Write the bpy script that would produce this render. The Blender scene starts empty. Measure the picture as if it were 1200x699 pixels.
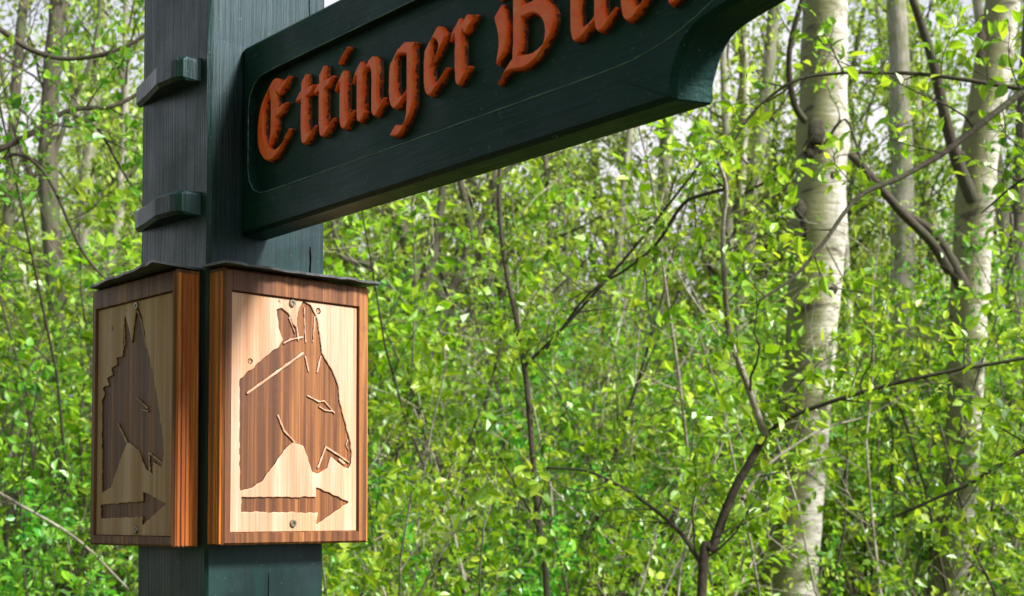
import bpy, bmesh, math, random
import numpy as np
from mathutils import Vector
random.seed(7)
SC = bpy.context.scene
COL = SC.collection
Z0 = 1.52            # height of the trail boards' lower edge above the ground
PW = 0.14            # side of the square post

# ------------------------------------------------------------------ linking
def tag(o, label=None, cat=None, group=None, kind=None):
    if label: o['label'] = label
    if cat: o['category'] = cat
    if group: o['group'] = group
    if kind: o['kind'] = kind
    return o
def empty(name, loc=(0, 0, 0)):
    o = bpy.data.objects.new(name, None); COL.objects.link(o); o.location = loc
    o.empty_display_size = .1
    return o
def link(name, me, mat=None, parent=None):
    o = bpy.data.objects.new(name, me); COL.objects.link(o)
    if mat is not None:
        for m in (mat if isinstance(mat, (list, tuple)) else [mat]): me.materials.append(m)
    if parent: o.parent = parent
    return o
def mesh_np(name, V, loops, starts, totals, smooth=False):
    me = bpy.data.meshes.new(name)
    V = np.asarray(V, np.float32); loops = np.asarray(loops, np.int32)
    me.vertices.add(len(V)); me.vertices.foreach_set('co', V.ravel())
    me.loops.add(len(loops)); me.loops.foreach_set('vertex_index', loops)
    me.polygons.add(len(starts))
    me.polygons.foreach_set('loop_start', np.asarray(starts, np.int32))
    me.polygons.foreach_set('loop_total', np.asarray(totals, np.int32))
    me.polygons.foreach_set('use_smooth', np.full(len(starts), smooth, dtype=bool))
    me.update(); me.validate()
    return me
def mesh_quads(name, V, Q, smooth=False):
    Q = np.asarray(Q, np.int32)
    n = len(Q)
    return mesh_np(name, V, Q.ravel(), np.arange(n)*4, np.full(n, 4), smooth)
def mesh_py(name, V, F, smooth=False):
    me = bpy.data.meshes.new(name); me.from_pydata([tuple(v) for v in V], [], F); me.update()
    if smooth: me.polygons.foreach_set('use_smooth', [True]*len(F))
    return me

# ------------------------------------------------------------------ camera model
CAM = np.array([-0.66746, -1.14371, 0.02971+Z0])
FW = np.array([0.68532, 0.72679, 0.04592]); RT = np.array([0.72763, -0.68596, -0.00245]); UP = np.array([-0.02972, -0.03509, 0.99894])
FPX = 1546.5
FH = np.array([FW[0], FW[1], 0]); FH /= np.linalg.norm(FH)
RH = np.array([RT[0], RT[1], 0]); RH /= np.linalg.norm(RH)
def at(a, d, b=None):
    """world point in the wood: a = sideways reading, d = metres ahead, b = height reading (None: on the ground)"""
    v = FW + RT*(a-600)/FPX - UP*((b if b is not None else 600)-531.24)/FPX
    P = CAM + v*d
    if b is None: P[2] = 0.0
    return P

# ------------------------------------------------------------------ node helpers
class NT:
    def __init__(s, name):
        s.m = bpy.data.materials.new(name); s.m.use_nodes = True
        s.t = s.m.node_tree; s.t.nodes.clear()
        s.out = s.n('ShaderNodeOutputMaterial')
    def n(s, ty, **kw):
        nd = s.t.nodes.new(ty)
        for k, v in kw.items(): setattr(nd, k, v)
        return nd
    def l(s, a, b): s.t.links.new(a, b)
    def coord(s, scale=(1, 1, 1), which='Object', rot=(0, 0, 0)):
        c = s.n('ShaderNodeTexCoord'); m = s.n('ShaderNodeMapping'); s.l(c.outputs[which], m.inputs['Vector'])
        m.inputs['Scale'].default_value = scale; m.inputs['Rotation'].default_value = rot
        return m.outputs['Vector']
    def noise(s, vec, scale, detail=4, rough=.6, dist=0):
        n = s.n('ShaderNodeTexNoise'); n.inputs['Scale'].default_value = scale
        n.inputs['Detail'].default_value = detail; n.inputs['Roughness'].default_value = rough
        n.inputs['Distortion'].default_value = dist
        if vec is not None: s.l(vec, n.inputs['Vector'])
        return n.outputs['Fac']
    def ramp(s, fac, stops, interp='LINEAR'):
        r = s.n('ShaderNodeValToRGB'); r.color_ramp.interpolation = interp
        e = r.color_ramp.elements
        while len(e) < len(stops): e.new(.5)
        for i, (p, c) in enumerate(stops):
            e[i].position = p; e[i].color = (c[0], c[1], c[2], 1) if not isinstance(c, (int, float)) else (c, c, c, 1)
        s.l(fac, r.inputs['Fac']); return r.outputs['Color']
    def mix(s, fac, a, b, blend='MIX'):
        m = s.n('ShaderNodeMix', data_type='RGBA', blend_type=blend)
        if isinstance(fac, (int, float)): m.inputs[0].default_value = fac
        else: s.l(fac, m.inputs[0])
        for i, v in ((6, a), (7, b)):
            if isinstance(v, tuple): m.inputs[i].default_value = (v[0], v[1], v[2], 1)
            else: s.l(v, m.inputs[i])
        return m.outputs[2]
    def math(s, op, a, b=None):
        m = s.n('ShaderNodeMath', operation=op)
        for i, v in ((0, a), (1, b)):
            if v is None: continue
            if isinstance(v, (int, float)): m.inputs[i].default_value = v
            else: s.l(v, m.inputs[i])
        return m.outputs[0]
    def bump(s, h, strength, dist):
        b = s.n('ShaderNodeBump'); b.inputs['Strength'].default_value = strength; b.inputs['Distance'].default_value = dist
        s.l(h, b.inputs['Height']); return b.outputs['Normal']
    def pbr(s, col, rough=.6, normal=None, spec=.5, coat=0, metal=0):
        p = s.n('ShaderNodeBsdfPrincipled')
        if isinstance(col, tuple): p.inputs['Base Color'].default_value = (*col, 1)
        else: s.l(col, p.inputs['Base Color'])
        if isinstance(rough, (int, float)): p.inputs['Roughness'].default_value = rough
        else: s.l(rough, p.inputs['Roughness'])
        p.inputs['Specular IOR Level'].default_value = spec
        p.inputs['Coat Weight'].default_value = coat; p.inputs['Coat Roughness'].default_value = .3
        p.inputs['Metallic'].default_value = metal
        if normal is not None: s.l(normal, p.inputs['Normal'])
        s.l(p.outputs[0], s.out.inputs['Surface']); return s.m

# ------------------------------------------------------------------ materials
def mat_stain(name, axis='z', base=(.030, .045, .036), hi=(.085, .105, .10), rough=.42, spec=.5, tint=(.5, .85, .9, 1)):
    t = NT(name)
    sc = {'z': (60, 60, 2.2), 'y': (60, 2.2, 60)}[axis]
    g = t.noise(t.coord(sc), 1.0, 6, .7, .3)
    blot = t.noise(t.coord((1, 1, 1)), 9, 5, .65)
    fine = t.noise(t.coord({'z': (260, 260, 9), 'y': (260, 9, 260)}[axis]), 1, 3, .6)
    c = t.mix(t.ramp(g, [(.3, 0), (.72, 1)]), base, hi)
    c = t.mix(t.ramp(blot, [(.42, 0), (.75, .75)]), c, (hi[0]*1.3, hi[1]*1.25, hi[2]*1.35))
    crack = t.ramp(t.noise(t.coord({'z': (38, 38, .9), 'y': (38, .9, 38)}[axis]), 1.3, 2, .4, .6), [(.20, 0), (.225, 1)])
    c = t.mix(crack, (.008, .01, .009), c)
    h = t.math('ADD', t.math('MULTIPLY', g, .6), t.math('MULTIPLY', fine, .3))
    alg = t.ramp(t.noise(t.coord((3, 3, 1.2) if axis == 'z' else (3, 1.2, 3)), 6, 6, .7, .5), [(.46, 0), (.66, .8)])
    c = t.mix(alg, c, (.004, .028, .021))
    spk = t.ramp(t.noise(t.coord((1, 1, 1)), 210, 3, .7), [(.66, 0), (.72, .5)])
    c = t.mix(spk, c, (.16, .19, .20))
    h = t.math('ADD', h, t.math('MULTIPLY', crack, .8))
    r = t.ramp(blot, [(.3, rough-.1), (.7, rough+.16)])
    m = t.pbr(c, r, t.bump(h, .75, .0028), spec)
    for nd in t.t.nodes:
        if nd.type == 'BSDF_PRINCIPLED': nd.inputs['Specular Tint'].default_value = tint
    return m
M_POST = mat_stain('post_stain', 'z', (.002, .008, .007), (.008, .020, .019), .43, .45, (.65, .85, 1, 1))
M_ARM = mat_stain('arm_stain', 'y', (.002, .008, .007), (.006, .022, .019), .50, .26, (.4, .9, .9, 1))

def mat_letter():
    t = NT('letter_paint')
    n = t.noise(t.coord((1, 1, 1)), 90, 5, .7)
    n2 = t.noise(t.coord((1, 1, 1)), 240, 3, .6)
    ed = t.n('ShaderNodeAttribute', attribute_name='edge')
    c = t.mix(t.ramp(n, [(.35, 0), (.7, 1)]), (1.0, .095, .008), (1.0, .20, .035))
    grime_shade = t.math('ADD', ed.outputs['Fac'], t.math('MULTIPLY', t.math('SUBTRACT', n2, .5), 1.1))
    c = t.mix(t.ramp(n2, [(.68, 0), (.72, 1)]), c, (.12, .03, .03))
    c = t.mix(t.ramp(n, [(.66, 0), (.72, .8)]), c, (.75, .55, .45))
    c = t.mix(t.ramp(grime_shade, [(.58, 0), (.85, .95)]), c, (.05, .018, .016))  # dark grime at the letter edges, with their shadow painted in too
    return t.pbr(c, .42, t.bump(n2, .5, .0009), .3)
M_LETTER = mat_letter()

def wood_cols(t, vec_s, dark, mid, light, ring=55):
    c = t.coord((ring, ring, 2.0))
    g = t.noise(c, 1.0, 5, .62, .5)
    f = t.noise(t.coord((420, 420, 14)), 1.0, 3, .6)
    k = t.ramp(g, [(.28, dark), (.47, mid), (.62, light), (.74, mid)])
    br = t.noise(t.coord((26, 26, .8)), 1.0, 3, .5, .8)
    k = t.mix(t.ramp(br, [(.35, .45), (.6, 0)]), k, dark)
    return t.mix(t.ramp(f, [(.4, .0), (.75, .35)]), k, dark), g, f
def mat_panel():
    t = NT('carved_panel_wood')
    a = t.n('ShaderNodeAttribute', attribute_name='stain')
    pale, g, f = wood_cols(t, None, (.34, .17, .10), (.52, .32, .22), (.64, .45, .35), 60)
    brown, g2, f2 = wood_cols(t, None, (.010, .0035, .0016), (.017, .0058, .002), (.025, .009, .003), 80)
    wob = t.math('MULTIPLY', t.math('SUBTRACT', t.noise(t.coord((1, 1, 1)), 260, 2, .5), .5), .5)
    k = t.ramp(t.math('ADD', a.outputs['Fac'], wob), [(.44, 0), (.56, 1)])
    blot = t.noise(t.coord((1, 1, .5)), 14, 4, .6)
    pale = t.mix(t.ramp(blot, [(.5, 0), (.75, .5)]), pale, (.50, .27, .12))
    brown = t.mix(t.ramp(blot, [(.42, 0), (.7, .6)]), brown, (.010, .0035, .0018))
    c = t.mix(k, pale, brown)
    r = t.n('ShaderNodeAttribute', attribute_name='red')
    c = t.mix(r.outputs['Fac'], c, (.45, .012, .01))
    h = t.math('ADD', t.math('MULTIPLY', g, .7), t.math('MULTIPLY', f, .5))
    return t.pbr(c, .62, t.bump(h, .8, .0018), .10)
M_PANEL = mat_panel()
def mat_case():
    t = NT('board_frame_wood')
    c, g, f = wood_cols(t, None, (.05, .017, .006), (.14, .046, .013), (.34, .135, .036), 150)
    sp = t.noise(t.coord((1, 1, 1)), 60, 3, .6)
    c = t.mix(t.ramp(sp, [(.55, 0), (.8, .6)]), c, (.14, .05, .02))
    h = t.math('ADD', t.math('MULTIPLY', g, .8), t.math('MULTIPLY', f, .5))
    return t.pbr(c, .55, t.bump(h, .6, .0018), .4)
M_CASE = mat_case()
def mat_side_lit():
    t = NT('sunlit_side_wood')
    c, g, f = wood_cols(t, None, (.16, .035, .007), (.52, .15, .022), (.80, .36, .07), 170)  # brighter than the frame wood: sunlight on the sides put into the colour
    return t.pbr(c, .5, t.bump(g, .6, .0012), .4)
M_SIDE_LIT = mat_side_lit()
def mat_simple(name, c0, c1, scale, rough=.6, metal=0, bs=.4, bd=.002, spec=.5):
    t = NT(name); n = t.noise(t.coord(), scale, 5, .65)
    return t.pbr(t.mix(t.ramp(n, [(.3, 0), (.7, 1)]), c0, c1), rough, t.bump(n, bs, bd), spec, metal=metal)
M_ROOF = mat_simple('dark_roof_sheet', (.018, .02, .022), (.10, .11, .12), 45, .42, .3)
M_SCREW = mat_simple('screw_metal', (.10, .085, .06), (.38, .33, .25), 300, .4, .8, .2, .0005)

def mat_leaf(name, c0, c1, c2, trans=.5):
    t = NT(name)
    a = t.n('ShaderNodeAttribute', attribute_name='tone')
    oi = t.n('ShaderNodeObjectInfo')
    c = t.ramp(a.outputs['Fac'], [(0, c0), (.5, c1), (1, c2)])
    hs = t.n('ShaderNodeHueSaturation')
    t.l(t.math('ADD', t.math('MULTIPLY', oi.outputs['Random'], .03), .485), hs.inputs['Hue'])
    t.l(t.math('ADD', t.math('MULTIPLY', oi.outputs['Random'], .4), .8), hs.inputs['Value'])
    hs.inputs['Saturation'].default_value = 1
    t.l(c, hs.inputs['Color']); c = hs.outputs['Color']
    d = t.n('ShaderNodeBsdfDiffuse'); t.l(c, d.inputs['Color'])
    tr = t.n('ShaderNodeBsdfTranslucent')
    t.l(t.mix(.5, c, t.mix(1.0, c, (1.5, 1.45, .35), 'MULTIPLY')), tr.inputs['Color'])
    gl = t.n('ShaderNodeBsdfGlossy'); gl.inputs['Roughness'].default_value = .38
    gl.inputs['Color'].default_value = (.9, 1, .92, 1)
    m = t.n('ShaderNodeMixShader'); m.inputs[0].default_value = trans
    t.l(d.outputs[0], m.inputs[1]); t.l(tr.outputs[0], m.inputs[2])
    m2 = t.n('ShaderNodeMixShader'); m2.inputs[0].default_value = .04
    t.l(m.outputs[0], m2.inputs[1]); t.l(gl.outputs[0], m2.inputs[2])
    t.l(m2.outputs[0], t.out.inputs['Surface'])
    return t.m
M_LEAF = mat_leaf('spring_leaf', (.035, .12, .006), (.24, .44, .016), (.54, .68, .06))
M_LEAF2 = mat_leaf('fresh_green_leaf', (.02, .11, .012), (.12, .38, .028), (.34, .60, .06))
M_LEAF3 = mat_leaf('far_leaf', (.05, .13, .015), (.28, .42, .045), (.56, .66, .15))

def mat_bark(name, c0, c1, c2, sc=(30, 30, 5)):
    t = NT(name)
    n = t.noise(t.coord(sc), 1, 6, .7, .4); b = t.noise(t.coord(), 5, 4, .6)
    c = t.mix(t.ramp(n, [(.3, 0), (.7, 1)]), c0, c1)
    c = t.mix(t.ramp(b, [(.45, 0), (.62, 1)]), c, c2)
    return t.pbr(c, .85, t.bump(n, .8, .012), .2)
M_BARK = mat_bark('grey_brown_bark', (.045, .037, .028), (.15, .13, .10), (.09, .11, .055))
M_BARKP = mat_bark('pale_grey_bark', (.16, .145, .115), (.40, .38, .32), (.17, .19, .10))
M_TWIG = mat_bark('dark_twig_bark', (.03, .024, .02), (.10, .08, .06), (.07, .07, .045), (60, 60, 60))
M_TWIGP = mat_bark('pale_twig_bark', (.20, .17, .13), (.46, .42, .36), (.14, .13, .08), (60, 60, 60))
def mat_birch():
    t = NT('birch_bark')
    n = t.noise(t.coord((6, 6, 55)), 1, 5, .65, .3)
    big = t.noise(t.coord((3, 3, 7)), 1.5, 4, .6, .6)
    v = t.n('ShaderNodeTexVoronoi'); v.inputs['Scale'].default_value = 1; t.l(t.coord((11, 11, 42)), v.inputs['Vector'])
    vb = t.noise(t.coord((9, 9, 3)), 1.2, 6, .75, 1.2)
    c = t.mix(t.ramp(n, [(.3, 0), (.65, 1)]), (.24, .225, .18), (.60, .58, .52))
    c = t.mix(t.ramp(v.outputs['Distance'], [(.10, 1), (.24, 0)]), c, (.10, .08, .06))
    c = t.mix(t.ramp(n, [(.30, .9), (.40, 0)]), c, (.14, .11, .09))
    c = t.mix(t.ramp(vb, [(.56, 0), (.64, .6)]), c, (.20, .18, .14))
    # algae on the weather side of the trunk
    o = t.n('ShaderNodeTexCoord'); sx = t.n('ShaderNodeVectorMath', operation='DOT_PRODUCT')
    t.l(o.outputs['Normal'], sx.inputs[0]); sx.inputs[1].default_value = (-.86, .35, 0)
    fine = t.noise(t.coord((25, 25, 25)), 1, 4, .7)
    mo = t.math('ADD', t.math('MULTIPLY', sx.outputs['Value'], .55), t.math('MULTIPLY', big, 1.05))
    mo = t.math('ADD', mo, t.math('MULTIPLY', fine, .25))
    c = t.mix(t.ramp(mo, [(.48, 0), (.88, .92)]), c, (.15, .155, .055))
    c = t.mix(t.ramp(big, [(.58, 0), (.66, .9)]), c, (.06, .048, .035))
    h = t.math('ADD', n, t.math('MULTIPLY', fine, .5))
    return t.pbr(c, .7, t.bump(h, .6, .01), .3)
M_BIRCH = mat_birch()
M_SCAR = mat_bark('dark_birch_scar', (.02, .016, .012), (.09, .07, .05), (.05, .05, .03), (40, 40, 90))
def mat_ground():
    t = NT('forest_floor')
    a = t.noise(t.coord(), .7, 5, .6); b = t.noise(t.coord(), 14, 6, .75)
    c = t.mix(t.ramp(b, [(.35, 0), (.7, 1)]), (.045, .03, .018), (.20, .135, .075))
    c = t.mix(t.ramp(a, [(.42, 0), (.58, .9)]), c, (.06, .11, .025))
    return t.pbr(c, .95, t.bump(b, .9, .05), .1)
M_GROUND = mat_ground()

# ------------------------------------------------------------------ signed distances
def sd_poly(X, Y, pts):
    pts = np.asarray(pts, float); d = np.full(X.shape, 1e9); ins = np.zeros(X.shape, bool); n = len(pts)
    for i in range(n):
        x0, y0 = pts[i]; x1, y1 = pts[(i+1) % n]
        ex, ey = x1-x0, y1-y0; L = ex*ex+ey*ey+1e-12
        k = np.clip(((X-x0)*ex+(Y-y0)*ey)/L, 0, 1)
        d = np.minimum(d, (X-x0-k*ex)**2+(Y-y0-k*ey)**2)
        c = ((y0 > Y) != (y1 > Y))
        xi = x0+(Y-y0)*(ex)/(ey if abs(ey) > 1e-12 else 1e-12)
        ins ^= c & (X < xi)
    d = np.sqrt(d); return np.where(ins, -d, d)
def sd_line(X, Y, pts, r):
    d = np.full(X.shape, 1e9)
    for (x0, y0), (x1, y1) in zip(pts[:-1], pts[1:]):
        ex, ey = x1-x0, y1-y0; L = ex*ex+ey*ey+1e-12
        k = np.clip(((X-x0)*ex+(Y-y0)*ey)/L, 0, 1)
        d = np.minimum(d, (X-x0-k*ex)**2+(Y-y0-k*ey)**2)
    return np.sqrt(d)-r
def sstep(x, a, b):
    t = np.clip((x-a)/(b-a), 0, 1); return t*t*(3-2*t)

# ------------------------------------------------------------------ SIGNPOST
sp = empty('signpost', (PW/2, PW/2, 0))
tag(sp, 'dark green stained square timber signpost with a carved arm lettered in orange', 'signpost')
SPO = Vector((-PW/2, -PW/2, 0))      # children are modelled with the post's near corner at the origin
def child(name, me, mat, par):
    o = link(name, me, mat, par); return o

def build_post():
    bm = bmesh.new(); c = .0035
    prof = []
    for (x, y), (dx, dy) in (((0, 0), (1, 1)), ((PW, 0), (-1, 1)), ((PW, PW), (-1, -1)), ((0, PW), (1, -1))):
        a, b = (x+dx*c, y), (x, y+dy*c)
        prof += [b, a] if (dx*dy > 0) else [a, b]
    zs = list(np.linspace(-.4, Z0+.74, 46))
    rings = []
    for z in zs:
        ring = []
        for k, (x, y) in enumerate(prof):
            w = .0007*math.sin(z*9+k*2.1)+.0005*math.sin(z*31+k)
            ring.append(bm.verts.new((x+w, y+w*.7, z)))
        rings.append(ring)
    top = bm.verts.new((PW/2, PW/2, Z0+.785))
    for r0, r1 in zip(rings[:-1], rings[1:]):
        for i in range(8): bm.faces.new((r0[i], r0[(i+1) % 8], r1[(i+1) % 8], r1[i]))
    for i in range(8): bm.faces.new((rings[-1][i], rings[-1][(i+1) % 8], top))
    bm.faces.new(rings[0][::-1])
    bmesh.ops.recalc_face_normals(bm, faces=bm.faces)
    me = bpy.data.meshes.new('post'); bm.to_mesh(me); bm.free(); return me
post = child('post', build_post(), M_POST, sp); post.location = SPO

# drying cracks in the post, real slots laid into shallow wedge strips on the faces
def crack(face, u, z0, z1, w):
    n = 14; V = []; F = []
    for i in range(n+1):
        f = i/n; z = z0+(z1-z0)*f; ww = w*math.sin(math.pi*f)**.6*(.7+.3*math.sin(i*2.3)); uu = u+.0004*math.sin(i*1.3)
        for s, dep in ((-1, .0012), (0, -.0006), (1, .0012)):
            p = (uu+s*ww, -dep, z) if face == 'R' else (-dep, uu+s*ww, z)
            V.append(p)
    for i in range(n):
        for k in (0, 1):
            a = i*3+k; F.append((a, a+1, a+4, a+3))
    return V, F
M_CRACK = mat_simple('crack_dark', (.006, .006, .005), (.02, .018, .015), 80, .95)
for fc, u, z0, z1, w in (('R', .121, Z0+.25, Z0+.31, .0005), ('R', .118, Z0+.52, Z0+.60, .0005), ('R', .072, Z0-.30, Z0-.03, .0006)):
    V, F = crack(fc, u, z0, z1, w)
    o = child('drying_crack', mesh_py('drying_crack', V, F), M_CRACK, post)

# wedges (pegs) driven in the left face
def build_peg(zc):
    prof = [(.014, -.002), (.022, .017), (.028, .021), (.036, .0225), (.066, .0225), (.076, .020), (.110, .011), (.146, .003), (.146, -.002)]
    bm = bmesh.new(); h = .0120; c = .0035; rings = []
    for z, s in ((-h, 1), (-h+c, 0), (h-c, 0), (h, 1)):
        rings.append([bm.verts.new((-(o_-c*s if o_ > 0 else o_), y, zc+z + (.004*(y/.14)))) for y, o_ in prof])
    for r0, r1 in zip(rings[:-1], rings[1:]):
        for i in range(len(prof)): bm.faces.new((r0[i], r0[(i+1) % len(prof)], r1[(i+1) % len(prof)], r1[i]))
    bm.faces.new(rings[0][::-1]); bm.faces.new(rings[-1])
    bmesh.ops.recalc_face_normals(bm, faces=bm.faces)
    me = bpy.data.meshes.new('peg'); bm.to_mesh(me); bm.free(); return me
for zc in (.4735, .3385):
    o = child('peg', build_peg(Z0+zc), M_POST, sp); o.location = SPO

# the arm: local (L along the arm, h above its mid line, depth into the board)
XA, XT, EA, ZC = .0378, .0311, -.0329, Z0+.4055
def armP(L, h, dep):
    L = L+.42*dep*min(1, max(0, (L-.54)/.035))
    return (XA+EA*L+dep, -L, ZC+h)
def spline(pts, n):
    pts = np.asarray(pts, float); P = np.vstack([2*pts[0]-pts[1], pts, 2*pts[-1]-pts[-2]]); out = []
    for i in range(1, len(P)-2):
        for k in range(n):
            t = k/n; a, b, c, d = P[i-1], P[i], P[i+1], P[i+2]
            out.append(.5*((2*b)+(-a+c)*t+(2*a-5*b+4*c-d)*t*t+(-a+3*b-3*c+d)*t**3))
    out.append(pts[-1]); return np.array(out)
def offset(P, d):
    n = len(P); out = []
    for i in range(n):
        a, b, c = P[i-1], P[i], P[(i+1) % n]
        e0 = (b-a)/(np.linalg.norm(b-a)+1e-9); e1 = (c-b)/(np.linalg.norm(c-b)+1e-9)
        n0 = np.array([-e0[1], e0[0]]); n1 = np.array([-e1[1], e1[0]]); m = n0+n1; m /= max(np.linalg.norm(m), .3)
        out.append(b+m*d/max(.5, float(m@n0)))
    return np.array(out)
def resample(P, n):
    d = np.r_[0, np.cumsum(np.linalg.norm(np.diff(P, axis=0), axis=1))]; s = np.linspace(0, d[-1], n)
    return np.c_[np.interp(s, d, P[:, 0]), np.interp(s, d, P[:, 1])]
def build_arm():
    H = .0965
    e0 = resample(np.array([(0, 0), (0, H)]), 8)
    e1 = resample(np.array([(0, H), (.5745, H-.0015)]), 40)[1:]
    e2 = resample(spline([(.5755, H-.0025), (.577, .079), (.586, .060), (.602, .049), (.640, .041), (.690, .030), (.715, .012), (.722, 0)], 8), 40)
    out = np.vstack([e0, e1, e2])
    f0 = resample(np.array([(.012, 0), (.012, .030)]), 8)
    f1 = resample(spline([(.012, .030), (.016, .046), (.028, .056), (.045, .059), (.1, .0595), (.3, .0595), (.50, .0592)], 8), 40)[1:]
    f2 = resample(spline([(.50, .0592), (.54, .0575), (.575, .051), (.611, .037), (.640, .018), (.648, 0)], 8), 41)[1:]
    fld = np.vstack([f0, f1, f2])
    def full(P): return np.vstack([P, (P*[1, -1])[-2:0:-1]])
    O, Fd = full(out), full(fld)
    O_in, F_in = offset(O, -.0035), offset(Fd, -.0012)
    bm = bmesh.new()
    rings = []
    for P, dep in ((offset(O, -.003), XT), (O, XT-.003), (O, .0035), (O_in, 0), (Fd, 0), (F_in, .0085)):
        rings.append([bm.verts.new(armP(p[0], p[1], dep)) for p in P])
    n = len(O)
    for r0, r1 in zip(rings[:-1], rings[1:]):
        for i in range(n): bm.faces.new((r0[i], r0[(i+1) % n], r1[(i+1) % n], r1[i]))
    global FIELD; FIELD = [armP(p[0], p[1], .0001) for p in offset(Fd, .0004)]
    f = bm.faces.new(rings[-1]); g = bm.faces.new(rings[0][::-1])
    bmesh.ops.triangulate(bm, faces=[f, g], ngon_method='EAR_CLIP')
    bmesh.ops.recalc_face_normals(bm, faces=bm.faces)
    me = bpy.data.meshes.new('arm_board'); bm.to_mesh(me); bm.free(); return me
arm = child('arm_board', build_arm(), M_ARM, sp); arm.location = SPO

M_EDGE_HILITE = mat_simple('worn_edge_highlight', (.03, .08, .06), (.10, .20, .16), 120, .5)  # lighter green of an added bead: painted highlight along the worn field edge
def field_edge_highlight():
    P = np.array(FIELD+FIELD[:2]); k = 6; th = np.arange(k)*2*np.pi/k; T = np.gradient(P, axis=0); T /= np.linalg.norm(T, axis=1)[:, None]
    A = np.tile([1., 0, 0], (len(P), 1)); B = np.cross(T, A); r = (.00055+.0002*np.sin(np.arange(len(P))*1.7))[:, None, None]
    V = (P[:, None, :]+(A[:, None, :]*np.cos(th)[None, :, None]+B[:, None, :]*np.sin(th)[None, :, None])*r).reshape(-1, 3)
    F = [(i*k+j, i*k+(j+1) % k, (i+1)*k+(j+1) % k, (i+1)*k+j) for i in range(len(P)-1) for j in range(k)]
    return mesh_py('field_edge_highlight', V, F, True)
child('field_edge_highlight', field_edge_highlight(), M_EDGE_HILITE, arm)

# broken-letter glyphs drawn with a broad pen: strokes in a unit box (x 0..w, y: 0 base, 1 x-height)
PEN = {
 'E': (1.0, [[(.78, 1.32), (.50, 1.52), (.22, 1.28), (.10, .85), (.12, .38), (.36, .05), (.66, .06), (.96, .34)],
             [(.46, 1.46), (.52, 1.15), (.50, .55), (.42, .30)], [(.50, .86), (.84, .92)], [(.70, 1.34), (.94, 1.44)]]),
 't': (.62, [[(.30, 1.28), (.30, .22), (.44, .04), (.66, .16)], [(.06, .96), (.62, 1.0)]]),
 'i': (.55, [[(.12, .86), (.30, 1.0), (.32, .20), (.46, .05), (.60, .18)], [(.26, 1.36), (.40, 1.46)]]),
 'n': (1.1, [[(.06, .84), (.24, 1.0), (.25, .16), (.36, .04)], [(.26, .80), (.60, 1.02), (.80, .88), (.80, .20), (.92, .04), (1.06, .16)]]),
 'g': (1.0, [[(.30, .98), (.18, .82), (.18, .24), (.36, .06), (.66, .22)], [(.24, .92), (.50, 1.04), (.84, .96)],
             [(.76, .98), (.76, .10), (.70, -.24), (.46, -.46), (.20, -.42)]]),
 'e': (.8, [[(.30, .96), (.18, .80), (.18, .24), (.36, .05), (.72, .26)], [(.28, .92), (.46, 1.06), (.66, .84), (.30, .52)]]),
 'r': (.85, [[(.06, .86), (.26, 1.0), (.28, .20), (.40, .04), (.54, .14)], [(.30, .80), (.52, 1.04), (.64, .90), (.80, .98)]]),
 'B': (1.2, [[(.10, 1.30), (.26, 1.46), (.42, 1.36), (.42, .20), (.30, .02)], [(.02, 1.0), (.12, .60), (.06, .20)],
             [(.42, 1.36), (.70, 1.52), (.98, 1.30), (.92, 1.0), (.64, .82)], [(.50, .84), (.90, .80), (1.10, .50), (1.02, .16), (.70, -.02), (.30, .02), (.08, -.14)]]),
 'u': (1.05, [[(.08, .86), (.24, 1.0), (.25, .18), (.40, .04), (.72, .20)], [(.64, .88), (.78, 1.0), (.79, .18), (.92, .04), (1.06, .16)],
              [(.22, 1.34), (.34, 1.44)], [(.68, 1.34), (.80, 1.44)]]),
 'l': (.5, [[(.10, 1.38), (.28, 1.56), (.28, .20), (.40, .04), (.56, .16)]]),
}
def glyph_mesh(ch, L0, L1, base, pen=.0078, xh=.047):
    w, strokes = PEN[ch]
    sx = (L1-L0)/w
    res = .00075
    xs = np.arange(L0-.010, L1+.012, res); ys = np.arange(-.030, .090, res)
    X, Y = np.meshgrid(xs, ys)
    ang = math.radians(42); nx, ny = math.cos(ang)*pen*.5, math.sin(ang)*pen*.5
    D = np.full(X.shape, 1e9)
    for st in strokes:
        P = spline([(L0+x*sx, y*xh) for x, y in st], 4) if len(st) > 2 else np.array([(L0+x*sx, y*xh) for x, y in st])
        for a, b in zip(P[:-1], P[1:]):
            q = [(a[0]-nx, a[1]+ny*-1), (a[0]+nx, a[1]+ny), (b[0]+nx, b[1]+ny), (b[0]-nx, b[1]-ny)]
            D = np.minimum(D, sd_poly(X, Y, q)-.0017)
    rng = np.random.default_rng(int(L0*1e5))
    wob = np.zeros(X.shape)
    for _ in range(5):
        kx, ky, ph = rng.normal(0, 350), rng.normal(0, 350), rng.uniform(0, 6)
        wob += np.sin(X*kx+Y*ky+ph)*.00006
    D = D+wob
    Hh = .0078*sstep(-D, 0, .0017)
    keep = D < .0004
    cell = keep[:-1, :-1] | keep[1:, :-1] | keep[:-1, 1:] | keep[1:, 1:]
    idx = np.arange(X.size).reshape(X.shape)
    Q = np.stack([idx[:-1, :-1][cell], idx[:-1, 1:][cell], idx[1:, 1:][cell], idx[1:, :-1][cell]], 1)
    used = np.unique(Q); remap = np.full(X.size, -1); remap[used] = np.arange(len(used))
    Lq = X.ravel()[used]; hq = Y.ravel()[used]+base; dq = .0085+.0006-Hh.ravel()[used]
    V = np.stack([XA+EA*Lq+dq, -Lq, ZC+hq], 1)
    me = mesh_quads('letter', V, remap[Q], True)
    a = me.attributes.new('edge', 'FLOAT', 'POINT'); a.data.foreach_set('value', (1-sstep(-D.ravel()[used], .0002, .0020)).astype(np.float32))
    return me
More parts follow.
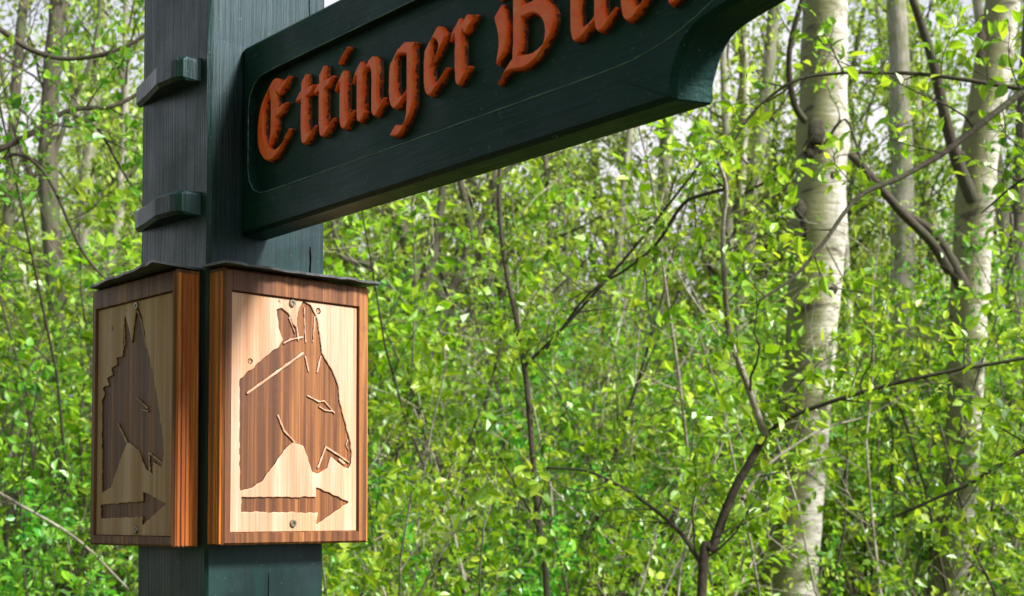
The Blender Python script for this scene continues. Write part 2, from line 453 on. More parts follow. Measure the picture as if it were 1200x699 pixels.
for ch, a, b, dz in (('E', .027, .084, -.001), ('t', .098, .125, .001), ('t', .129, .156, .001), ('i', .162, .187, 0), ('n', .193, .238, .001),
                     ('g', .245, .288, 0), ('e', .295, .327, 0), ('r', .334, .362, 0), ('B', .392, .457, -.003), ('u', .468, .516, -.001), ('e', .524, .556, -.002), ('l', .562, .584, -.001)):
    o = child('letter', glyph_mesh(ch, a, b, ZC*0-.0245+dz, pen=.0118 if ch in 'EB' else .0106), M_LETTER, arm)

# ------------------------------------------------------------------ TRAIL BOARDS
RD = dict(outer=(.002, .176, .0, .262), inner=(.0105, .1645, .0115, .2485),
 donkey=[(21.8,162.2),(38.1,175.2),(53.8,188.3),(65.8,197.0),(71.8,205.2),(66.7,216.0),(63.5,234.6),(69.5,236.9),(77.7,231.7),(83.9,221.9),(88.1,218.0),(89.0,234.6),(95.1,247.0),(104.6,244.1),(113.1,229.2),(117.4,207.5),(118.6,195.3),(130.4,180.3),(139.1,164.9),(142.4,142.9),(146.9,128.0),(153.5,110.5),(156.9,94.5),(156.2,83.5),(153,77.5),(146.5,79),(137.3,84.5),(131,89),(128.5,85),(126,77),(119,74),(113,70.5),(107.6,73.0),(101.2,88.5),(97.0,99.7),(84.6,101.8),(76.5,97.2),(68.5,87.6),(56.6,72.9),(46.8,61.7),(35.1,55.7),(22.6,52.2)],
 arrow=[(24.6,46.4),(111.9,47.0),(111.9,57.4),(152.7,41.9),(113.1,19.2),(114.1,31.3),(24.7,32.3)],
 lines=[([(88,219),(90,206)],.8),([(79,228),(86,213)],.6),([(97,240),(99,205)],.5),([(110,232),(108,206)],.5),([(30.6,148.5),(95.4,193.4)],1.25),([(72.9,201.9),(80,206),(95.3,209.8)],.95),([(98.6,190.2),(102.8,175.7)],.8),([(117.5,191.7),(113.4,175.5)],.8),
        ([(66.2,128.5),(73.4,113.4),(85.7,102.7)],1.0),([(101.9,150.3),(115.6,145.0),(122,146.2),(129.5,139.6),(134.9,134.5)],.85),
        ([(116.7,139.8),(123.1,136.6),(132.7,136.2)],.8),([(114.9,77.5),(120.1,89),(124.3,98.8),(139.4,91.4),(153.6,83.7)],1.0),([(141.5,86.2),(147,82.6)],1.5),([(152,107),(150,102),(153,97)],.6)],
 extra=[([(73.7,227.8),(75.8,210.8)],1.3)], red=[([(119.5,77),(126,90)],4.2),([(99,240),(100,222)],1.8)],
 screws=[(81.7,243.3),(84.1,20.6)], knots=[(33.2,180.7,3.0),(66.5,243.0,2.0),(114.1,238.7,3.8)])
LD = dict(outer=(.0145, .1925, -.002, .2625), inner=(.0185, .184, .0075, .2495),
 donkey=[(173.9,150.6),(168.1,157.5),(172.2,164.1),(158.6,165.8),(162.7,174.3),(149.1,175.9),(153.2,184.4),(139.8,185.9),(141.9,193.3),(128.6,193.9),(126.9,200.9),(127.4,223.2),(124.0,237.1),(114.3,221.8),(108.4,207.1),(103.3,226.8),(96.3,242.7),(87.0,232.9),(75.5,199.6),(60.7,166.4),(49.6,134.1),(40.3,101.5),(38.4,88.8),(43,76.5),(52,79),(60,83),(61,76),(60,69.5),(76.5,76.3),(91.2,94.9),(115.2,104.6),(129.8,86.6),(150.1,58.7),(171.3,52.7)],
 arrow=[(172.9,40.1),(81.1,42.9),(81.3,53.2),(34.0,40.0),(82.3,18.9),(80.7,27.5),(172.6,25.7)],
 lines=[([(96,148.2),(83.2,142.2),(74.2,137.3)],.9),([(86.7,136.3),(72.4,133.7)],.8),([(136.4,124.1),(126.7,113.9),(117.1,104.7)],1.0),
        ([(67.5,71),(69.7,91.6),(43.3,80.5)],1.0),([(97,238),(88,226),(77,198)],.8),([(126,234),(124,205)],.6)],
 extra=[([(112,214),(110,200)],1.6)], red=[([(62,76),(63,84)],3.4)],
 screws=[(93.1,14.5),(96.6,243.5)], knots=[(150,226,2.5)])
T_B = .0278
def board(which, D, label):
    """which 'R' lies on the face y=0 (u=x), 'L' on the face x=0 (u=y); v = height"""
    u0, u1, v0, v1 = D['outer']; i0, i1, j0, j1 = D['inner']
    uc = (u0+u1)/2
    def P(u, v, out):
        return (u-uc, -out, v) if which == 'R' else (-out, u-uc, v)
    root = empty('trail_sign', (uc, 0, Z0) if which == 'R' else (0, uc, Z0))
    tag(root, label, 'trail sign', None)
    flip = which == 'L'
    # frame: a box whose front carries a sunk field
    c = .0022
    bm = bmesh.new(); rings = []
    vt = v1+.008
    for (a0, a1, b0, b1, out) in ((u0, u1, v0, vt, .0006), (u0, u1, v0, vt, T_B-c), (u0+c, u1-c, v0+c, vt-c, T_B), (i0, i1, j0, j1, T_B), (i0+.0012, i1-.0012, j0+.0012, j1-.0012, T_B-.0045)):
        rings.append([bm.verts.new(P(a, b, out)) for a, b in ((a0, b0), (a1, b0), (a1, b1), (a0, b1))])
    for r0, r1 in zip(rings[:-1], rings[1:]):
        for i in range(4): bm.faces.new((r0[i], r0[(i+1) % 4], r1[(i+1) % 4], r1[i]))
    bm.faces.new(rings[0][::-1]); bm.faces.new(rings[-1])
    bmesh.ops.recalc_face_normals(bm, faces=bm.faces)
    me = bpy.data.meshes.new('frame'); bm.to_mesh(me); bm.free()
    link('frame', me, M_CASE, root)
    # ribbed side boards
    for side in (0, 1):
        us_ = u0 if side == 0 else u1; sg = -1 if side == 0 else 1; V = []; F = []
        prof = [(.0018, 0)]
        for k in range(5):
            o_ = .0022+k*.0047; prof += [(o_, .0004), (o_+.0008, .0016), (o_+.0032, .0017), (o_+.0040, .0004)]
        prof += [(T_B-.0024, 0)]
        for zz in np.linspace(v0+.0012, v1+.004, 12):
            for o_, h_ in prof: V.append(P(us_+sg*(h_+.0002)+.00015*math.sin(zz*90+o_*900), zz, o_))
        m_ = len(prof)
        for a_ in range(11):
            for b_ in range(m_-1): F.append((a_*m_+b_, a_*m_+b_+1, (a_+1)*m_+b_+1, (a_+1)*m_+b_))
        F.append(tuple(range(m_))); F.append(tuple(range(11*m_, 12*m_)))
        link('side_board', mesh_py('side_board', V, F), M_SIDE_LIT, root)
    # carved panel, a height field
    res = .00065
    us = np.arange(i0+.0013, i1-.0013, res); vs = np.arange(j0+.0013, j1-.0013, res)
    U, Vv = np.meshgrid(us, vs); X, Y = U*1000, Vv*1000
    rng = np.random.default_rng(5)
    wob = sum(np.sin(X*rng.normal(0, .35)+Y*rng.normal(0, .35)+rng.uniform(0, 6))*.16 for _ in range(6))
    sil = np.minimum(sd_poly(X, Y, D['donkey']), sd_poly(X, Y, D['arrow']))+wob
    for pts, r in D['extra']: sil = np.minimum(sil, sd_line(X, Y, pts, r))
    ridge = np.full(X.shape, 1e9)
    for pts, r in D['lines']: ridge = np.minimum(ridge, sd_line(X, Y, pts, r)+wob*.5)
    s = np.maximum(sil, -ridge)             # <0 : carved away and stained
    # shaped relief inside the head: rounded cheek and grooves of the gouge
    gouge = .0004*np.sin(X*1.15+.6*np.sin(Y*.05))+.00022*np.sin(X*2.9+1.3*np.sin(Y*.03))
    depth = .0042*sstep(-s, -.25, .9)
    inner = sstep(-sil, 3, 22)*.0012
    Z = T_B-.0028-depth+np.where(s < -.6, gouge+inner, .00012*np.sin(X*1.7+np.sin(Y*.04)))
    stain = np.clip(.5-s/1.1, 0, 1)
    red = np.zeros(X.shape)
    for pts, r in D['red']: red = np.maximum(red, np.clip(.5-(sd_line(X, Y, pts, r))/1.2, 0, 1)*(s < .2))
    for kx, ky, kr in D['knots']:
        q = np.hypot(X-kx, Y-ky); stain = np.maximum(stain, np.where(q < kr, .55+.2*np.cos(q*2.6), 0)*(q < kr)); Z -= .0007*(q < kr*.5)
    idx = np.arange(X.size).reshape(X.shape)
    Q = np.stack([idx[:-1, :-1], idx[:-1, 1:], idx[1:, 1:], idx[1:, :-1]], -1).reshape(-1, 4)
    if flip: Q = Q[:, ::-1]
    VV = np.stack([U.ravel()-uc, -Z.ravel(), Vv.ravel()], 1) if which == 'R' else np.stack([-Z.ravel(), U.ravel()-uc, Vv.ravel()], 1)
    me = mesh_quads('carved_panel', VV, Q, True)
    a = me.attributes.new('stain', 'FLOAT', 'POINT'); a.data.foreach_set('value', stain.ravel().astype(np.float32))
    a = me.attributes.new('red', 'FLOAT', 'POINT'); a.data.foreach_set('value', red.ravel().astype(np.float32))
    pn = link('carved_panel', me, M_PANEL, root)
    pn['label'] = 'pale wooden panel with a carved brown donkey head above a carved arrow pointing right'
    # screws with a slotted head
    for sx, sy in D['screws']:
        bm = bmesh.new(); R = .0040; n = 20
        for rr, o0, o1 in ((R, T_B-.0032, T_B-.0008),):
            base = [bm.verts.new(P(sx/1000+rr*math.cos(2*math.pi*k/n), sy/1000+rr*math.sin(2*math.pi*k/n), o0)) for k in range(n)]
            top = [bm.verts.new(P(sx/1000+rr*.86*math.cos(2*math.pi*k/n), sy/1000+rr*.86*math.sin(2*math.pi*k/n), o1)) for k in range(n)]
            mid = [bm.verts.new(P(sx/1000+rr*.45*math.cos(2*math.pi*k/n), sy/1000+rr*.45*math.sin(2*math.pi*k/n), o1)) for k in range(n)]
            low = [bm.verts.new(P(sx/1000+rr*.30*math.cos(2*math.pi*k/n), sy/1000+rr*.30*math.sin(2*math.pi*k/n), o1-.0014)) for k in range(n)]
            for r0, r1 in ((base, top), (top, mid), (mid, low)):
                for k in range(n): bm.faces.new((r0[k], r0[(k+1) % n], r1[(k+1) % n], r1[k]))
            bm.faces.new(low)
        bmesh.ops.recalc_face_normals(bm, faces=bm.faces)
        me = bpy.data.meshes.new('screw'); bm.to_mesh(me); bm.free(); link('screw', me, M_SCREW, root)
    return root, P, uc
rootR, PR, ucR = board('R', RD, 'wooden trail sign with donkey head and arrow on the bright right face of the post')
rootL, PL, ucL = board('L', LD, 'shaded wooden trail sign with notched mane donkey head on the left face of the post')

def sheet(corners, th, parent, off, seed, n=22):
    """thin bent sheet: corners = back0, back1, front1, front0"""
    rng = random.Random(seed); b0, b1, f1, f0 = [Vector(c)-Vector(off) for c in corners]
    bm = bmesh.new(); G = []
    jag = [rng.uniform(-.0016, .0016) for _ in range(n+1)]; jz = [rng.uniform(-.0009, .0009) for _ in range(n+1)]
    m = 6
    for lay in (0, 1):
        g = []
        for i in range(n+1):
            u = i/n; row = []
            for j in range(m+1):
                w = j/m; a = b0.lerp(b1, u); c = f0.lerp(f1, u); d = (c-a)
                p = a.lerp(c, w)+d.normalized()*(jag[i]*w)
                p.z += lay*th + jz[i]*w*.45 + .0004*math.sin(u*7+w*2)*w
                row.append(bm.verts.new(p))
            g.append(row)
        G.append(g)
    for i in range(n):
        for j in range(m):
            bm.faces.new((G[1][i][j], G[1][i+1][j], G[1][i+1][j+1], G[1][i][j+1]))
            bm.faces.new((G[0][i][j+1], G[0][i+1][j+1], G[0][i+1][j], G[0][i][j]))
        for j in (0, m): bm.faces.new((G[0][i][j], G[0][i+1][j], G[1][i+1][j], G[1][i][j]))
    for j in range(m):
        for i in (0, n): bm.faces.new((G[0][i][j], G[0][i][j+1], G[1][i][j+1], G[1][i][j]))
    bmesh.ops.recalc_face_normals(bm, faces=bm.faces)
    me = bpy.data.meshes.new('roof'); bm.to_mesh(me); bm.free()
    return link('roof', me, M_ROOF, parent)
sheet([(-.008, -.0008, Z0+.2715), (.184, -.0008, Z0+.2725), (.182, -.040, Z0+.2720), (-.004, -.040, Z0+.2715)], .0024, rootR, (ucR, 0, Z0), 1)
sheet([(-.0008, .0135, Z0+.2717), (-.0008, .192, Z0+.2712), (-.035, .183, Z0+.2712), (-.055, .0065, Z0+.2715)], .0024, rootL, (0, ucL, Z0), 2)

# ------------------------------------------------------------------ PLANT TOOLS
class Tubes:
    def __init__(s): s.V = []; s.Q = []; s.n = 0
    def add(s, P, R, k=6, rough=0, rng=None):
        P = np.asarray(P, float); R = np.asarray(R, float); n = len(P)
        T = np.gradient(P, axis=0); T /= np.linalg.norm(T, axis=1)[:, None]+1e-9
        ref = np.array([.3, .9, .1]) if abs(T[0][2]) > .7 else np.array([0, 0, 1.])
        A = np.cross(T, ref); A /= np.linalg.norm(A, axis=1)[:, None]+1e-9; B = np.cross(T, A)
        th = np.arange(k)*2*np.pi/k
        ring = (A[:, None, :]*np.cos(th)[None, :, None]+B[:, None, :]*np.sin(th)[None, :, None])
        RR = R[:, None]*np.ones((1, k))
        if rough and rng is not None:
            f1 = rng.normal(0, 1, (n, k)); f1 = (f1+np.roll(f1, 1, 1)+np.roll(f1, 1, 0))/3; RR = RR*(1+rough*f1)
        V = P[:, None, :]+ring*RR[:, :, None]
        s.V.append(V.reshape(-1, 3))
        i = np.arange(n-1)[:, None]*k; j = np.arange(k)[None, :]; j2 = (j+1) % k
        Q = np.stack([i+j, i+j2, i+k+j2, i+k+j], -1).reshape(-1, 4)+s.n
        s.Q.append(Q); s.n += n*k
    def mesh(s, name): return mesh_quads(name, np.vstack(s.V), np.vstack(s.Q), True)
class Leaves:
    def __init__(s): s.p = []; s.d = []; s.sz = []; s.t = []
    def add(s, p, d, sz, t): s.p.append(p); s.d.append(d); s.sz.append(sz); s.t.append(t)
    def mesh(s, name, rng, width=.55, full=True, tubes=None):
        P = np.array(s.p); D = np.array(s.d); S = np.array(s.sz)[:, None]; T = np.array(s.t); n = len(P)
        D = D/(np.linalg.norm(D, axis=1)[:, None]+1e-9)
        N = np.tile([0, 0, 1.], (n, 1))+rng.normal(0, .62, (n, 3)); A = np.cross(D, N); A /= np.linalg.norm(A, axis=1)[:, None]+1e-9
        N = np.cross(A, D)
        fold = rng.uniform(.12, .45, (n, 1)); droop = rng.uniform(-.05, .28, (n, 1)); w = width*rng.uniform(.8, 1.15, (n, 1))
        def pt(l, a, h): return P+D*S*l+A*S*w*a+N*S*(h*fold)-N*S*droop*l*l
        if full:
            V = np.stack([pt(0, 0, 0), pt(.26, .44, .40), pt(.62, .40, .34), pt(1, 0, 0), pt(.62, -.40, .34), pt(.26, -.44, .40), pt(.45, 0, 0)], 1)
            k = 7; f = np.array([[0, 6, 2, 1], [6, 3, 2, 2], [0, 5, 4, 6], [6, 4, 3, 3]])
            loops = []; st = []; to = []
            base = np.arange(n)[:, None]*k
            Lp = np.concatenate([base+np.array([0, 6, 2, 1]), base+np.array([6, 3, 2]), base+np.array([0, 5, 4, 6]), base+np.array([6, 4, 3])], 1)
            loops = Lp.ravel(); tot = np.tile([4, 3, 4, 3], n); st = np.r_[0, np.cumsum(tot)[:-1]]; nf = 4
        else:
            V = np.stack([pt(0, 0, 0), pt(.42, .45, .4), pt(1, 0, 0), pt(.42, -.45, .4)], 1); k = 4
            base = np.arange(n)[:, None]*k
            Lp = np.concatenate([base+np.array([0, 2, 1]), base+np.array([0, 3, 2])], 1)
            loops = Lp.ravel(); tot = np.tile([3, 3], n); st = np.r_[0, np.cumsum(tot)[:-1]]; nf = 2
        V = V.reshape(-1, 3); tv = np.repeat(T, nf); nt = 0
        if tubes is not None and tubes.n:                       # the crown's twigs go in the same mesh
            Q = np.vstack(tubes.Q); nt = len(Q); loops = np.r_[loops, (Q+len(V)).ravel()]
            st = np.r_[st, len(Lp.ravel())+np.arange(nt)*4]; tot = np.r_[tot, np.full(nt, 4)]; V = np.vstack([V]+tubes.V); tv = np.r_[tv, np.full(nt, .5)]
        me = mesh_np(name, V, loops, st, tot, False)
        a = me.attributes.new('tone', 'FLOAT', 'FACE'); a.data.foreach_set('value', tv.astype(np.float32))
        if nt: me.polygons.foreach_set('material_index', np.r_[np.zeros(len(tv)-nt, int), np.ones(nt, int)].astype(np.int32))
        return me
def wander(rng, p, d, L, n, bend=.25, up=.0):
    p = np.array(p, float); d = np.array(d, float); d /= np.linalg.norm(d); P = [p.copy()]
    for i in range(n):
        d = d+rng.normal(0, bend, 3)/math.sqrt(n)+np.array([0, 0, up/n]); d /= np.linalg.norm(d)
        p = p+d*L/n; P.append(p.copy())
    return np.array(P)
def side_dir(rng, t, spread=.9, up=.25):
    v = rng.normal(0, 1, 3); v -= t*(v@t); v /= np.linalg.norm(v)+1e-9
    d = v*spread+t*.6+np.array([0, 0, up]); return d/np.linalg.norm(d)
def leaf_twig(rng, lv, tb, p, d, L, ls, nl, r=.0012, clump=1, tone=(0, 1)):
    P = wander(rng, p, d, L, 4, .5, -.1)
    if tb is not None: tb.add(P, np.linspace(r, r*.35, 5), 3)
    t0 = rng.uniform(*tone)
    for i in range(nl):
        f = (i+.6)/nl*4; k = min(int(f), 3); q = P[k]+(P[k+1]-P[k])*(f-k)
        t = P[k+1]-P[k]; t = t/np.linalg.norm(t)
        dd = side_dir(rng, t, .9, .12)
        lv.add(q+rng.normal(0, .004, 3), dd, ls*rng.uniform(.35, 1.4), float(np.clip(t0*.5+rng.uniform(0, .55), 0, 1)))
def bush(rng, tb, tw, lv, path, R, nbr, blen, ntw, tlen, nl, ls, start=.15, up=.3, tone=(0, 1), k2=4, tr=.0012):
    """branches, twigs and leaves along one stem path"""
    path = np.asarray(path); n = len(path)-1
    for b in range(nbr):
        f = start+(1-start)*(b+rng.uniform(0, 1))/nbr; f = min(f, .995)*n; k = min(int(f), n-1)
        p = path[k]+(path[k+1]-path[k])*(f-k); t = path[k+1]-path[k]; t /= np.linalg.norm(t)
        L = blen*rng.uniform(.5, 1.2)*(1.15-.6*f/n)
        bp = wander(rng, p, side_dir(rng, t, .95, up), L, 6, .45, .15)
        r0 = min(np.interp(f, range(n+1), R)*.6, max(.0022, L*.011)); tb.add(bp, np.linspace(r0, r0*.25, 7), k2)
        for j in range(ntw):
            g = (.15+.85*(j+rng.uniform(0, 1))/ntw)*6; m = min(int(g), 5); q = bp[m]+(bp[m+1]-bp[m])*(g-m)
            tt = bp[m+1]-bp[m]; tt /= np.linalg.norm(tt)
            leaf_twig(rng, lv, tw, q, side_dir(rng, tt, .9, .15), tlen*rng.uniform(.5, 1.3), ls, nl, tr, tone=tone)

def make_shrub(seed, h, nst, spread, nbr, blen, ntw, tlen, nl, ls, r0=.012, tone=(0, 1), leafmat=M_LEAF, stem=M_TWIG, full=True, width=.55, lean=.5):
    rng = np.random.default_rng(seed); st = Tubes(); tw = Tubes(); lv = Leaves()
    for s in range(nst):
        a = rng.uniform(0, 6.28); d = np.array([math.cos(a)*lean*rng.uniform(.1, 1), math.sin(a)*lean*rng.uniform(.1, 1), 1])
        p = np.array([math.cos(a), math.sin(a), 0])*spread*rng.uniform(0, 1)+[0, 0, -.05]
        hh = h*rng.uniform(.6, 1.0); P = wander(rng, p, d, hh, 9, .35, .25); R = np.linspace(r0*rng.uniform(.6, 1), .003, 10)
        st.add(P, R, 6); bush(rng, tw, tw, lv, P, R, nbr, blen, ntw, tlen, nl, ls, .06, .3, tone)
    return [('stem', st.mesh('stem'), stem), ('crown', lv.mesh('crown', rng, width, full, tw), (leafmat, stem))]
def make_tree(seed, h, r, crown0, nbr, blen, ntw, tlen, nl, ls, bark, leafmat, tone=(0, 1), lean=.06, full=False, fork=0):
    rng = np.random.default_rng(seed); st = Tubes(); tw = Tubes(); lv = Leaves()
    P = wander(rng, (0, 0, -.1), (rng.normal(0, lean), rng.normal(0, lean), 1), h, 16, .16, .1); R = np.linspace(r, r*.12, 17)
    st.add(P, R, 10, .05, rng); paths = [(P, R)]
    for q in range(fork):
        k = int(rng.integers(2, 7)); d = side_dir(rng, np.array([0, 0, 1.]), .45, .8)
        P2 = wander(rng, P[k], d, h*(.75-k/22), 10, .3, .3); R2 = np.linspace(R[k]*.7, .006, 11); st.add(P2, R2, 8, .05, rng); paths.append((P2, R2))
    for P_, R_ in paths: bush(rng, tw, tw, lv, P_, R_, nbr, blen, ntw, tlen, nl, ls, crown0, .25, tone, 4, .003)
    return [('trunk', st.mesh('trunk'), bark), ('crown', lv.mesh('crown', rng, .65, full, tw), (leafmat, M_TWIG))]
def plant(parts, name, loc, rot=0, sc=1., label=None, cat=None, group=None, sz=None):
    e = empty(name, tuple(loc)); e.rotation_euler = (0, 0, rot); e.scale = (sc, sc, sc*(sz or 1)); tag(e, label, cat, group)
    for nm, me, mt in parts:
        if not me.materials:
            for q in (mt if isinstance(mt, tuple) else (mt,)): me.materials.append(q)
        o = bpy.data.objects.new(nm, me); COL.objects.link(o); o.parent = e
    return e

# ------------------------------------------------------------------ GROUND
def ground():
    n = 60; xs = np.sign(np.linspace(-1, 1, n))*np.abs(np.linspace(-1, 1, n))**3*420
    X, Y = np.meshgrid(xs, xs); r = np.hypot(X, Y)
    Z = .06*np.sin(X*.7)*np.cos(Y*.6)*np.clip((r-2)/6, 0, 1)
    idx = np.arange(n*n).reshape(n, n)
    Q = np.stack([idx[:-1, :-1], idx[:-1, 1:], idx[1:, 1:], idx[1:, :-1]], -1).reshape(-1, 4)
    o = link('ground', mesh_quads('ground', np.stack([X.ravel(), Y.ravel(), Z.ravel()], 1), Q, True), M_GROUND); tag(o, kind='structure')
ground()

# ------------------------------------------------------------------ BIG BIRCHES
def px_path(pts, d0, d1=None):
    n = len(pts); d1 = d0 if d1 is None else d1
    return np.array([at(x, d0+(d1-d0)*i/(n-1), y) for i, (x, y) in enumerate(pts)])
def dens(P, k=6): return spline(P, k)
def birch(name, pts, widths, d, label, seed, collars, branches, top_extra=4.0):
    rng = np.random.default_rng(seed)
    P = px_path(pts, d); base = P[0].copy(); base[2] = -.1
    dirt = P[-1]-P[-2]; dirt /= np.linalg.norm(dirt)
    R = np.array(widths)/2/FPX*d
    low = P[0]+(P[0]-P[1])/np.linalg.norm(P[0]-P[1])*(P[0][2]+.1)
    Pa = np.vstack([low, P, P[-1]+dirt*top_extra*.5, P[-1]+dirt*top_extra+[.2, .1, 0]]); Ra = np.r_[R[0]*1.25, R, R[-1]*.8, R[-1]*.45]
    S = spline(np.c_[Pa, Ra], 14)
    e = empty(name, (S[0][0], S[0][1], 0)); tag(e, label, 'birch tree'); off = np.array([S[0][0], S[0][1], 0])
    t = Tubes(); C = S[:, :3]-off; rr = S[:, 3].copy()
    for z, amp, w in collars:
        zz = at(0, d, z)[2]; rr *= 1+amp*np.exp(-((S[:, 2]-zz)/w)**2)
    t.add(C, rr, 28, .025, rng)
    tr = link('trunk', t.mesh('trunk'), M_BIRCH, e)
    tw = Tubes(); lv = Leaves()
    for pp, da, db, w0, w1, nb in branches:
        B = spline(px_path(pp, da, db), 5)-off; Rr = np.linspace(w0, w1, len(B))/2/FPX*da
        bt = Tubes(); bt.add(B, Rr, 7, .05, rng); link('branch', bt.mesh('branch'), M_TWIG, e)
        bush(rng, tw, tw, lv, B, Rr, nb, .45, 5, .14, 4, .036, .15, .2)
    # crown above
    k = len(C)-20
    bush(rng, tw, tw, lv, C[k:], rr[k:], 26, 1.3, 12, .25, 6, .04, 0, .1)
    link('crown', lv.mesh('crown', rng, .65, True, tw), (M_LEAF, M_TWIG), e)
    return e, tr, off
def scar(e, off, d, x, y, w, h, bulge=.6):
    """dark healed knot standing proud of the trunk"""
    c = at(x, d, y)-off; rng = np.random.default_rng(int(x*7+y)); V = []; F = []; n, m = 14, 5
    for j in range(m+1):
        ph = j/m*math.pi/2
        for i in range(n):
            a = 2*math.pi*i/n; k = math.cos(ph)*(1+rng.normal(0, .10))
            V.append(c+RT*math.cos(a)*k*w/2/FPX*d+UP*math.sin(a)*k*h/2/FPX*d-FH*(math.sin(ph)*bulge*w/2/FPX*d))
    for j in range(m):
        for i in range(n): F.append((j*n+i, j*n+(i+1) % n, (j+1)*n+(i+1) % n, (j+1)*n+i))
    F.append(tuple(range(m*n, m*n+n)))
    return link('knot', mesh_py('knot', V, F, True), M_SCAR, e)
D1 = 6.8
b1, tr1, off1 = birch('birch_tree', [(926, 690), (938, 560), (948, 430), (957, 300), (964, 150), (967, 0)], [62, 58, 58, 62, 56, 50], D1,
    'thick white birch with mossy left side and dark knots, left of the two big birches', 11,
    [(268, .13, .09), (160, .12, .10), (60, .05, .2)],
    [([(968, 170), (1000, 185), (1035, 225), (1062, 255), (1092, 285), (1112, 318)], 6.7, 7.4, 9, 13, 5),
     ([(950, 150), (930, 120), (925, 60), (942, -10), (950, -80)], 6.75, 6.4, 9, 5, 4),
     ([(960, 180), (990, 140), (1010, 190), (1030, 230)], 6.6, 6.3, 4, 2, 3)])
for x, y, w, h in ((948, 262, 26, 62), (938, 245, 20, 30), (957, 155, 30, 42), (948, 175, 20, 26), (976, 340, 16, 14), (976, 205, 10, 12)):
    scar(b1, off1, D1-.105-.02*(x > 950), x, y, w*.75, h*.75, .45)
D2 = 8.2
b2, tr2, off2 = birch('birch_tree', [(1112, 700), (1122, 600), (1130, 480), (1136, 350), (1146, 200), (1166, 60), (1176, 0)], [44, 42, 40, 44, 42, 42, 40], D2,
    'slimmer leaning grey white birch at the right edge with a fork of dark branches', 12,
    [(235, .12, .08), (160, .1, .1)],
    [([(1140, 235), (1122, 190), (1108, 140), (1095, 80), (1080, 30), (1062, -20)], 8.1, 7.8, 16, 8, 5),
     ([(1128, 335), (1110, 300), (1090, 270), (1060, 250)], 8.1, 7.7, 18, 8, 3)])
for x, y, w, h in ((1141, 222, 26, 40), (1126, 190, 18, 40), (1152, 150, 30, 14), (1143, 270, 14, 18), (1150, 55, 16, 60)):
    scar(b2, off2, D2-.09, x, y, w*.7, h*.7, .45)

# ------------------------------------------------------------------ NEAR SAPLINGS WITH THE DRAWN BRANCHES
def sapling(name, foot, d, label, stems, seed, mat=M_TWIG, ls=.036, nl=4, leafmat=M_LEAF, cat='sapling', dens_=1.0):
    rng = np.random.default_rng(seed); off = at(foot, d); e = empty(name, tuple(off)); tag(e, label, cat)
    lv = Leaves(); tw = Tubes()
    for i, (pp, da, db, w0, w1, nb, m) in enumerate(stems):
        P = px_path(pp, da, db)
        if i == 0: P = np.vstack([off+[0, 0, -.05], P])
        B = spline(P, 7)-off; R = np.linspace(w0, w1, len(B))/2/FPX*da
        t = Tubes(); t.add(B, R, 8, .05, rng); link('stem' if i == 0 else 'branch', t.mesh('stem' if i == 0 else 'branch'), m or mat, e)
        if nb: bush(rng, tw, tw, lv, B, R, int(nb*dens_), .30, 5, .11, nl, ls, .18 if i == 0 else .05, .25, (0, 1), 4, .0011)
    link('crown', lv.mesh('crown', rng, .65, True, tw), (leafmat, mat), e)
    return e
sapling('sapling', 803, 3.6, 'near shrub with a thick stem forking low in front of the left birch', [
    ([(822, 700), (836, 640), (858, 580), (880, 540), (897, 508)], 3.6, 3.6, 13, 9, 11, None),
    ([(897, 510), (885, 478), (868, 430), (855, 395), (849, 330), (847, 270), (851, 222), (842, 190)], 3.5, 3.3, 9, 4, 5, M_TWIGP),
    ([(895, 510), (925, 490), (965, 474), (1010, 460), (1060, 447), (1120, 434), (1200, 420), (1290, 400)], 3.6, 3.3, 5.5, 3.5, 14, None),
    ([(826, 668), (800, 628), (770, 600), (735, 575), (690, 553), (640, 548)], 3.6, 3.8, 6, 2.5, 9, None),
    ([(870, 585), (900, 545), (960, 505), (1010, 490)], 3.6, 4.0, 5, 2, 4, M_TWIGP),
    ([(850, 222), (826, 228), (800, 240), (770, 285), (735, 315), (690, 345), (640, 410)], 3.4, 3.9, 5, 3, 8, None)], 21)
sapling('sapling', 648, 5.0, 'slender straight sapling with thin dark stem between post and birches', [
    ([(641, 700), (632, 620), (624, 530), (617, 450), (606, 380), (592, 310), (585, 230), (590, 130)], 5.0, 5.0, 9, 5, 20, None),
    ([(614, 430), (650, 395), (700, 340), (742, 292), (790, 232), (822, 190)], 5.0, 4.6, 4.5, 2.5, 13, None),
    ([(632, 620), (600, 560), (575, 520)], 5.0, 4.8, 4, 2, 4, None)], 22)
sapling('sapling', 1330, 3.4, 'sapling beyond the right edge reaching long thin branches into view', [
    ([(1330, 600), (1325, 400), (1310, 200), (1300, 40), (1290, -100)], 3.4, 3.4, 30, 16, 8, None),
    ([(1308, 20), (1255, 60), (1200, 106), (1150, 145), (1105, 180), (1055, 208), (1005, 232), (965, 285), (930, 325), (890, 352)], 3.4, 3.2, 10, 3, 10, M_TWIG),
    ([(1305, 110), (1230, 105), (1190, 103), (1120, 92), (1060, 86), (985, 86), (930, 96), (880, 135), (845, 195)], 3.4, 3.5, 7, 2.5, 12, None),
    ([(1325, 480), (1260, 510), (1200, 528), (1140, 565), (1095, 585), (1050, 605)], 3.4, 3.6, 8, 3, 8, None),
    ([(1320, 300), (1260, 190), (1200, 210), (1150, 250)], 3.4, 3.7, 6, 2, 6, None)], 23)
